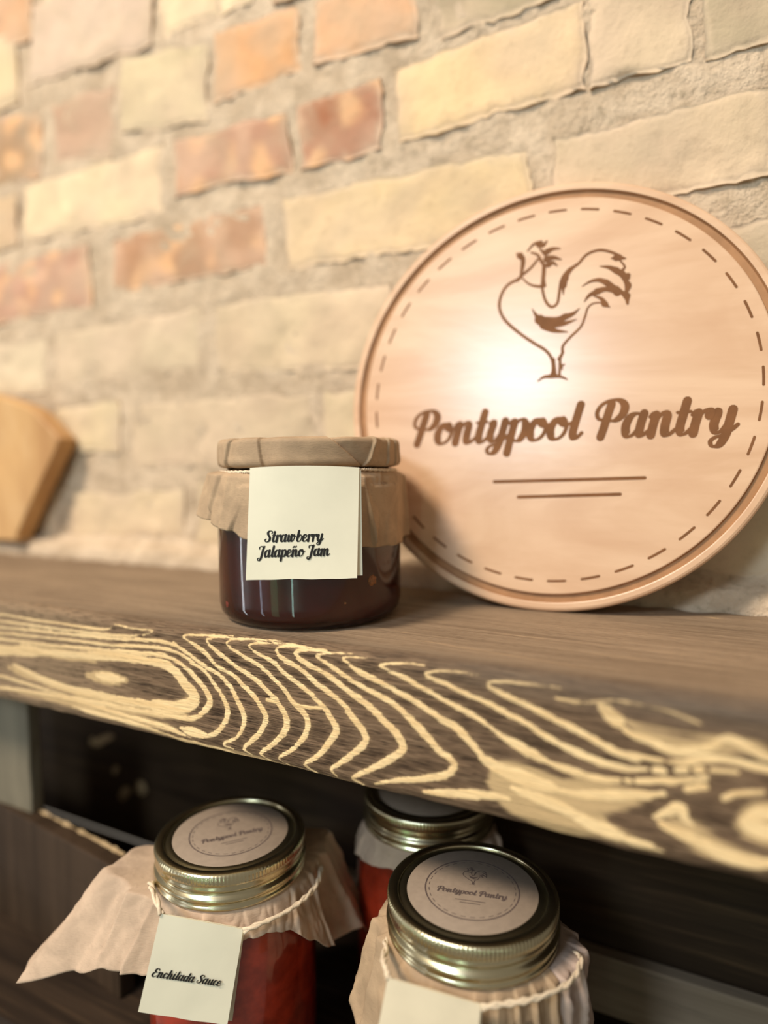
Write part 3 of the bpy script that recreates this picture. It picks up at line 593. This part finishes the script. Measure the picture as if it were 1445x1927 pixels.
# ------------------------------------------------------------------ jam jar
def build_jam():
    cx, cy = -187.4, 284.5
    root = empty('jam_jar', (cx, cy, .2), 'squat jar of dark jam with kraft paper cover and cream card tag on the shelf', 'jar')
    a, b = frame_of(cx, cy)
    rot = math.atan2(a.y, a.x)
    pf = [(0, 1.2), (36, 1.2), (38, 0), (40.5, .2), (43.2, 1.6), (45.2, 4.4), (46, 8.5), (46, 30), (46, 63), (45.2, 66.5), (42, 69.5), (40.8, 71.5), (40.8, 84), (38.2, 84), (38.2, 71), (40, 68), (43, 65), (43.6, 60), (43.6, 10), (42.6, 6), (39, 3.6), (30, 3.2), (0, 3.2)]
    V, F = lathe(pf, 128); fix(mesh('glass_jar', V, F, M_glass, root))
    pf = [(0, 3.5), (30, 3.5), (39, 3.0), (42.9, 5.8), (43.9, 10.0), (43.9, 60), (43.2, 65), (40.4, 67.4), (0, 67.4)]
    V, F = lathe(pf, 96, lambda t, k, r, z: .0); fix(mesh('jam', V, F, M_jam, root))
    # bits seen in the jam, pressed against the glass wall
    def bit(nm, ph, z, sc, mt, seed):
        bm = bmesh.new(); bmesh.ops.create_icosphere(bm, subdivisions=3, radius=1)
        p0 = (a*math.cos(ph)+b*math.sin(ph)); t0 = Vector((-p0.y, p0.x, 0))
        V = []
        for v in bm.verts:
            k = 1 + .5*noise.noise(v.co*1.7+Vector((seed, 0, 0)))
            V.append(p0*(44.0+v.co.x*.6) + t0*v.co.y*sc*k + Vector((0, 0, z+v.co.z*sc*k)))
        bm.verts.index_update(); F = [tuple(v.index for v in f.verts) for f in bm.faces]; bm.free()
        mesh(nm, V, F, mt, root)
    bit('pepper_flake', math.atan2(27.9, 34), 21.2, 2.3, M_flake, 1)
    bit('pepper_flake', -math.radians(62), 9.5, 1.4, M_seed, 2)
    bit('pepper_flake', math.radians(20), 12.5, .5, M_flake, 3)
    # paper cap over the lid
    pl = [(-72,-66,-1.3,9),(-54,-62,-1.6,11),(-30,-27,-1.5,14),(12,34,-1.9,12),(43,35,1.3,8),(57,54,1.0,9),(67,68,1.0,8),(88,84,1,10),(110,120,1.2,12),(140,135,1,14),(170,176,1,14),(-100,-108,1,12),(-130,-126,1,14),(-155,-160,1.2,14)]
    prof = [(0, 87.6), (20, 87.7), (36, 87.9), (42.5, 88.0), (44.6, 87.4), (45.6, 86.1), (45.8, 84.5), (45.8, 82), (45.9, 79.5), (46, 77.5), (45.7, 76), (44.8, 74.9), (43.2, 74.3), (41.5, 74)]
    pp = catmull([(r, z, 0) for r, z in prof[3:]], 5); prof = prof[:3] + [(p.x, p.y) for p in pp]
    n = 720; V = []
    K = len(prof)
    for i in range(n):
        ph = -180+360*i/n
        for k, (r, z) in enumerate(prof):
            v = max(0, min(1, (88-z)/14)); d = 0
            for (pt, pb, h, wd) in pl:
                x = (ph-(pt+(pb-pt)*v)+180) % 360-180
                if 0 <= x < wd: d += h*(1-x/wd)**1.4
                elif -1.2 < x < 0: d += h*(1+x/1.2)
            d *= min(1, max(0, (r-25)/18)); rr = r - .6 + d*(.8 if z > 87 else 1) + .3*noise.noise(Vector((ph*.08, z*.2, 3)))
            zz = z + (d*.35 if z > 86.5 else 0) + (-.5*abs(noise.noise(Vector((ph*.05, 1, 1)))) if z < 76 else 0)
            q = math.radians(ph); V.append(a*(rr*math.cos(q))+b*(rr*math.sin(q))+Vector((0, 0, zz)))
    F = []
    for i in range(n):
        j = (i+1) % n
        for k in range(K-1): F.append((i*K+k, j*K+k, j*K+k+1, i*K+k+1))
    fix(mesh('paper_cap', V, F, M_kraft, root))
    # skirt hanging below the twine
    keys = [(-180,46,69,50,38),(-150,47,69,52,42),(-120,49,70,57,46),(-98,50,71.5,57.5,50),(-84,50,71.5,56,51.5),(-68,49,71,51,49),(-50,46.5,70,48.5,45),(-38,45,69.5,47.2,42),(-10,44.8,69,47,38.5),(20,44.8,69,47,37.8),(45,45.2,69.5,47,37),(65,45.6,69.5,47,36.3),(84,46.4,69,46.9,36),(92,47.5,69,47.5,36.5),(100,49.5,69,52.5,38),(112,50,69,55,33.5),(124,49,69,50,46),(150,46,69,48,42)]
    pl = [(-58,-70,-1.5,10),(-28,-50,-2.4,11),(-78,-66,1.0,9),(30,40,2.2,8),(52,40,-1.6,9),(70,60,.5,10),(-52,-57,.8,8),(96,99,1.5,5),(130,126,1.5,10)]
    skirt('paper_skirt', root, a, b, 42.2, 72.8, keys, pl, M_kraft, seed=2.3, crumple=.55, rmin=lambda z: 46.4 if z < 66 else 0)
    # twine round the neck, twisted from two cords
    P = [a*(43.9*math.cos(t))+b*(43.9*math.sin(t))+Vector((0, 0, 72.6+.5*math.sin(t*2+1))) for t in np.linspace(0, 2*PI, 49)]
    V, F = tube(P, .85, 6, 2.4, per=6, strands=2); fix(mesh('twine', V, F, M_twine, root))
    # folded card tag: front leaf with lettering, back leaf behind
    L = lambda x, y, z: a*x + b*y + Vector((0, 0, z))
    fr = quad_sheet('card_tag', root, [L(47.4,-25.5,74.3), L(47.6,21.9,74.0), L(50.2,20.2,25.2), L(50.2,-28.2,25.6)], M_card, bow=1.7, nrm=a, seed=1)
    quad_sheet('back_leaf', fr, [L(46.7,-24,73.2), L(46.9,22.7,72.8), L(48.2,22.8,26.2), L(48.2,-25,26.6)], M_card, bow=1.2, nrm=a, seed=4)
    def pj(u, v, l):
        vv = (v-25.4)/48.7; x = 50.2+(47.5-50.2)*vv; ux = (u+26.5)/49; x += 1.7*4*ux*(1-ux)*max(0, vv)**2
        return L(x+.16+l, u, v)
    V, F = write('Strawberry', pj, -19.9, 5.4, 42.1, 42.1, 2.95, .06, pen=.160)
    V, F = write('Jalapeño Jam', pj, -23.0, 8.2, 35.5, 35.7, 2.95, .06, pen=.160, V=V, F=F)
    mesh('lettering', V, F, M_ink, fr, False)
build_jam()

# ------------------------------------------------------------------ canning jars on the lower shelf
LOW = -234.0      # top of the lower shelf board
def mason(cx, cy, ztop, label, sticker_ang, knurl=.28, kraftm=M_kraft2):
    root = empty('canning_jar', (cx, cy, LOW), label, 'jar', 'canning jars on the lower shelf'); root.scale = (1.03, 1.03, 1)
    a, b = frame_of(cx, cy); zt = ztop-LOW
    # glass
    g = [(0, 2), (26, 2), (30, 0), (35, .5), (38.4, 4), (40, 9), (40, zt-46), (39.4, zt-38), (36.6, zt-30), (34, zt-25), (33.2, zt-20), (32.6, zt-16), (32.6, zt-2), (30.4, zt-2), (30.4, zt-18), (33, zt-28), (36.8, zt-38), (37.6, zt-46), (37.6, 9), (34, 4.5), (0, 4)]
    V, F = lathe(g, 96); fix(mesh('glass_jar', V, F, M_glass, root))
    s = [(0, 4.4), (34.2, 4.2), (37.9, 9.0), (37.9, zt-46), (37.1, zt-38), (33.4, zt-28.2), (31.6, zt-24), (0, zt-24)]
    V, F = lathe(s, 96); fix(mesh('sauce', V, F, M_sauce, root))
    # screw band with knurled rim and two rolled ribs
    bp = [(30.8, -1.3), (30.8, -.5), (31.4, 0), (34.2, 0), (35.0, -.5), (35.5, -1.3), (35.6, -2), (35.6, -3.4), (35.5, -4.6), (35.0, -5.3), (34.9, -6.0), (35.2, -6.8), (35.2, -7.8), (34.3, -8.7), (34.1, -9.4), (34.6, -10.2), (35.6, -10.9), (36.0, -11.8), (35.7, -12.7), (34.8, -13.5), (34.5, -14.2), (34.9, -15.0), (35.5, -15.6), (35.5, -16.4), (35.0, -16.8), (34.3, -16.6), (34.0, -14), (33.6, -8), (33.6, -1.3)]
    bp = [(r, z+zt) for r, z in bp]
    kf = lambda t, k, r, z: (knurl*.5*(math.cos(t*132)-1) if 5 <= k <= 8 else 0)
    V, F = lathe(bp, 132*6, kf); fix(mesh('screw_band', V, F, M_band, root))
    lp = [(0, -.9), (26.5, -.9), (27.5, -.6), (29.5, -.6), (30.2, -1.1), (33.4, -1.1), (33.4, -2.2), (0, -2.2)]
    lid = mesh('lid', *lathe([(r, z+zt) for r, z in lp], 96), M_lid, root); fix(lid)
    st = mesh('lid_sticker', *lathe([(0, zt-.5), (27.2, zt-.5), (27.3, zt-.6), (27.3, zt-.88), (0, zt-.88)], 96), M_sticker, lid); fix(st)
    if sticker_ang is not None:
        ca, sa = math.cos(sticker_ang), math.sin(sticker_ang)
        pl = lambda u, v, l: Vector((u*ca-v*sa, u*sa+v*ca, zt-.5+l))
        V = []; F = []
        stroke(V, F, [Vector((19.5*math.cos(t), 19.5*math.sin(t))) for t in np.linspace(0, 2*PI, 73)], [.3]*73, pl, .05)
        for i in range(30):
            t = 2*PI*i/30; stroke(V, F, [Vector((18*math.cos(t+q), 18*math.sin(t+q))) for q in (-.05, 0, .05)], [.16]*3, pl, .05)
        for k, row in enumerate(ROOSTER):
            P = [Vector((p.x*.155-.4, p.y*.155+1.6)) for p in catmull([(row[i], row[i+1], 0) for i in range(2, len(row), 2)], 3)]
            w0, w1 = row[0]*.05+.06, row[1]*.05+.06; stroke(V, F, P, [w0+(w1-w0)*(i/(len(P)-1)) for i in range(len(P))], pl, .05)
        write('Pontypool Pantry', pl, -14.5, 14.5, -4.2, -4.2, 1.9, .05, pen=.19, V=V, F=F)
        stroke(V, F, [Vector((-6, -8)), Vector((6, -8))], [.2, .2], pl, .05); stroke(V, F, [Vector((-4, -9.6)), Vector((4, -9.6))], [.2, .2], pl, .05)
        mesh('stamp', V, F, M_stamp, st, False)
    return root, a, b, zt
body_r = lambda zt: (lambda z: 40.6 if z < zt-40 else (34.3 if z > zt-26 else 34.3+(zt-26-z)/14*6.3))
# left jar
root, a, b, zt = mason(-214.4, 249.3, -106.8, 'red sauce jar with wide pointed paper skirt and card tag, leftmost below the shelf', math.radians(50), knurl=.10)
Lw = lambda x, y, z: a*x + b*y + Vector((0, 0, z-LOW))
keys = [(-180,37,-128,52,-160),(-150,38,-127,60,-158),(-128,42,-124,62,-150),(-110,52,-120,74,-146),(-98,56,-121,97,-167),(-93,55,-121,97,-170),(-84,48,-122,70,-160),(-70,42,-124,57,-152),(-56,37.5,-126,49,-152),(-44,36,-127,43,-150),(-28,35.5,-127,38,-138),(0,35.4,-127,37.5,-137),(20,35.4,-127,38,-136),(36,36,-127,41,-139),(52,37,-127,46,-150),(64,38,-127,49,-160),(76,38,-127,46,-166),(90,42,-126,62,-168),(102,50,-124,74,-186),(112,52,-124,72,-170),(130,44,-126,60,-155),(150,38,-127,54,-160)]
keys = [(k[0], k[1], k[2]-LOW, k[3], k[4]-LOW) for k in keys]
pl = [(-100,-92,3,10),(-78,-74,3,9),(-60,-63,2.5,8),(-20,-22,1,7),(8,12,1,8),(48,42,1.5,10),(70,66,2.5,9),(92,88,4,8),(108,104,3,9),(140,140,3,16),(-120,-125,3,14),(-150,-150,3,16)]
skirt('paper_skirt', root, a, b, 34.0, zt-17, keys, pl, M_kraft2, seed=7.1, crumple=1.1, rmin=body_r(zt))
P = [a*(35.6*math.cos(t))+b*(35.6*math.sin(t))+Vector((0, 0, zt-19.5)) for t in np.linspace(math.radians(-75), math.radians(-285), 25)]
V, F = tube([Lw(40.2,-29,-116.5), Lw(30,-33,-113), Lw(15,-36,-118)] + P[1:-1] + [Lw(4,42.5,-129), Lw(20,38,-129), Lw(33,24,-129.5), Lw(41,4,-129.8)], 1.35, 6, 1.8, per=4, strands=2); fix(mesh('twine', V, F, M_twine, root))
fr = quad_sheet('card_tag', root, [Lw(40,-29.4,-116.3), Lw(40,4,-129.6), Lw(44,-3.7,-169.7), Lw(44,-39.1,-155.4)], M_card, bow=.5, nrm=a, seed=2)
quad_sheet('back_leaf', fr, [Lw(38.5,-28.8,-117.3), Lw(38.5,4.6,-130.4), Lw(39.5,-1.6,-172), Lw(39.5,-37,-158)], M_card, bow=.3, nrm=a, seed=3)
p0 = Lw(42,-33.7,-141.7); p1 = Lw(42.3,-6.2,-151.7); ex = (p1-p0).normalized(); nn = (Lw(40,4,-129.6)-Lw(40,-29.4,-116.3)).cross(Lw(44,-39.1,-155.4)-Lw(40,-29.4,-116.3)).normalized()
if nn.dot(a) < 0: nn = -nn
ey = nn.cross(ex).normalized()
V, F = write('Enchilada Sauce', lambda u, v, l: p0+ex*u+ey*v+nn*(l+.75), 0, (p1-p0).length, 0, 0, 2.1, .06, pen=.165)
mesh('lettering', V, F, M_ink, fr, False)
# front jar
root, a, b, zt = mason(-91.9, 261.0, -107.1, 'jar closely wrapped in pleated paper with blank cream tag, rightmost below the shelf', math.radians(14), knurl=.5)
Lw = lambda x, y, z: a*x + b*y + Vector((0, 0, z-LOW))
keys = [(-180,38,-130,46,-190),(-150,38,-130,46,-180),(-120,40,-128,50,-170),(-100,41,-126,52,-160),(-84,38.5,-126,49,-172),(-65,37,-127,44,-200),(-40,36,-128,42.5,-206),(0,35.6,-128,42.5,-208),(30,35.8,-128,43,-208),(48,37,-128,45,-206),(60,39.5,-128,45.5,-200),(76,43,-128,48,-190),(90,43.5,-130,47,-186),(110,42,-130,47,-182),(150,38,-130,46,-186)]
keys = [(k[0], k[1], k[2]-LOW, k[3], k[4]-LOW) for k in keys]
pl = [(-92,-92,3,9),(-76,-80,2,8),(-50,-50,1.2,9),(-25,-26,1,9),(2,3,1.2,9),(14,16,1.5,7),(27,29,1.8,8),(38,42,2.0,7),(50,54,2.5,8),(66,66,2.5,8),(80,78,3,8),(95,99,2.5,8),(120,120,3,14),(160,160,3,16),(-120,-118,3,14),(-150,-150,3,16)]
skirt('paper_skirt', root, a, b, 34.0, zt-17, keys, pl, M_kraft, seed=3.7, crumple=.9, rmin=body_r(zt), phi0=-210, phi1=56)
skirt('wax_paper_flap', root, a, b, 34.6, zt-18, [(k[0], k[1]+.8, k[2], k[3]+1.5, k[4]) for k in keys], [(58,60,2.5,8),(72,70,3,8),(86,90,3,8),(100,98,2,10),(125,125,3,14)], M_wax, nphi=140, seed=9.2, crumple=2.2, rmin=body_r(zt), phi0=50, phi1=152)
P = [a*(36.4*math.cos(t))+b*(36.4*math.sin(t))+Vector((0, 0, zt-20)) for t in np.linspace(math.radians(-70), math.radians(-290), 25)]
V, F = tube([Lw(41.2,-30,-117.5), Lw(33,-33,-117), Lw(22,-34,-122)] + P[1:-1] + [Lw(8,43,-128), Lw(23,37.5,-126.5), Lw(35,23,-125), Lw(42.2,3.4,-124.3)], 1.3, 6, 1.8, per=4, strands=2); fix(mesh('twine', V, F, M_twine, root))
fr = quad_sheet('card_tag', root, [Lw(41,-30.5,-117.1), Lw(41,3.3,-124.2), Lw(46.5,-1.5,-167), Lw(46.5,-38.5,-160)], M_cardw, bow=.5, nrm=a, seed=5)
quad_sheet('back_leaf', fr, [Lw(39.8,-30,-117.8), Lw(39.8,3.9,-125), Lw(44.6,.8,-168), Lw(44.6,-37,-161)], M_cardw, bow=.3, nrm=a, seed=6)
# back jar
root, a, b, zt = mason(-144, 335.0, -108, 'red sauce jar standing in the shadow behind the other two jars', None, knurl=.2)
keys = [(-180,36,-130,42,-138),(-60,36,-130,40,-139),(-30,35.5,-130,38,-135),(0,35.5,-130,37,-132.5),(30,35.6,-130,40,-140),(80,37,-130,46,-168),(120,36,-130,42,-148)]
keys = [(k[0], k[1], k[2]-LOW, k[3], k[4]-LOW) for k in keys]
skirt('paper_skirt', root, a, b, 34.0, zt-17, keys, [(-70,-72,2,10),(-20,-22,1,8),(40,44,2,10),(75,75,2.5,9),(140,140,2,14),(-130,-130,2,14)], M_kraft2, seed=5.5, crumple=1.0, rmin=body_r(zt))

# ------------------------------------------------------------------ shelving below
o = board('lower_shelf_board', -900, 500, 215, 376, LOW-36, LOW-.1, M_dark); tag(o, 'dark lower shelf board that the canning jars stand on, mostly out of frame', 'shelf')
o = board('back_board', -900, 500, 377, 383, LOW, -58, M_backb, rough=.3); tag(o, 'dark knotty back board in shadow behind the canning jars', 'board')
# pale chips flaked off the back board's face
V = []; F = []
for (x, z, wx, wz, an) in ((-461,-155,15,3.6,.45), (-436,-196,8,4.6,.8), (-417,-187,7,5.2,.9), (-446,-178,5,2.5,.8), (-472,-158,4,3,.3)):
    b0 = len(V); V.append((x, 376.0, z))
    for k in range(18):
        t = 2*PI*k/18; r = 1+.35*noise.noise(Vector((math.cos(t)*1.5, math.sin(t)*1.5, x)))
        u, v = wx*r*math.cos(t), wz*r*math.sin(t); V.append((x+u*math.cos(an)-v*math.sin(an), 376.6, z+u*math.sin(an)+v*math.cos(an)))
    F += [(b0, b0+1+k, b0+1+(k+1) % 18) for k in range(18)]
ch = mesh('bare_chip', V, F, M_raw, o, False); ch['label'] = 'pale bare patches chipped out of the dark board'
o = board('ledger_strip', -300, 500, 368, 376.5, LOW, -199.5, M_ledger); tag(o, 'weathered grey strip of wood along the foot of the back board', 'board')
o = board('upright_post', -470, -402.5, 272, 281, LOW, -58.5, M_post, bev=1.5); tag(o, 'grey weathered wooden post holding up the left of the plank', 'post')
# crate in front of the post
cr = empty('wooden_crate', (-400, 268, LOW), 'dark brown wooden crate with a splintered pale top edge at lower left', 'crate')
an = math.atan2(253.7-269.5, 128.)
cr.rotation_euler = (0, 0, an)
def inv(x, y, z): # world mm -> crate local
    dx, dy = x+400, y-268; c_, s_ = math.cos(-an), math.sin(-an); return (dx*c_-dy*s_, dx*s_+dy*c_, z-LOW)
x1, y1, _ = inv(-304.5, 253.7, 0); x0, y0, _ = inv(-600, 290, 0)
board('front_panel', x0, x1, y1, y1+11, 0, -153.5-LOW, M_dark2, cr, rough=.5)
V = []; F = []
rnd = random.Random(5); n = 90
for i in range(n+1):                       # splintered strip torn along the panel's inner top edge
    x = x1-6-(x1-6-(-10))*i/n; h = (.5+5*max(0, .25+noise.noise(Vector((x*.12, 0, 0))))+rnd.uniform(0, 1.4))*(.35+.65*(x/x1 if x1 else 1))
    V += [(x, y1+8.2, -153.5-LOW-.6), (x+.5, y1+11.4, -153.5-LOW-.6+h*.85), (x, y1+13.0, -153.5-LOW-1.5)]
for i in range(n):
    k = i*3; F += [(k, k+3, k+4, k+1), (k+1, k+4, k+5, k+2), (k+2, k+5, k+3, k)]
fix(mesh('splintered_edge', V, F, M_raw, cr, False))['label'] = 'pale splintered wood along the crate edge'
# tan wooden block leaning at the far left, on the ledge
def build_block():
    out = [(-640, 150), (-600, 145), (-557, 136), (-516, 124), (-498, 112), (-484, 101), (-482, 95), (-496, 74), (-518, 44), (-536, 17), (-543, 12), (-640, 12)]
    T = 15; V = []; F = []; yb = 383
    R_ = [(.0, 0), (.35, -1.5), (.8, -T+4), (1, -T+1), (1.0, -T+1)]
    n = len(out); P = catmull([(x, z, 0) for x, z in out], 4); n = len(P); cxm, czm = -580, 75
    rings = [(1.0, 0), (1.0, T*.75), (.992, T*.93), (.975, T), (.5, T), (.02, T)]
    for s_, d_ in rings:
        for p in P:
            V.append((cxm+(p.x-cxm)*s_, yb-d_-(8-6*(p.y/150)), czm+(p.y-czm)*s_))
    for r_ in range(len(rings)-1):
        for i in range(n): j = (i+1) % n; F.append((r_*n+i, r_*n+j, (r_+1)*n+j, (r_+1)*n+i))
    F.append(tuple(range(n)))
    o = mesh('wooden_board', V, F, M_tan, None, False); fix(o); tag(o, 'golden tan wooden board with angled edge leaning at far left of the brick wall', 'board')
build_block()
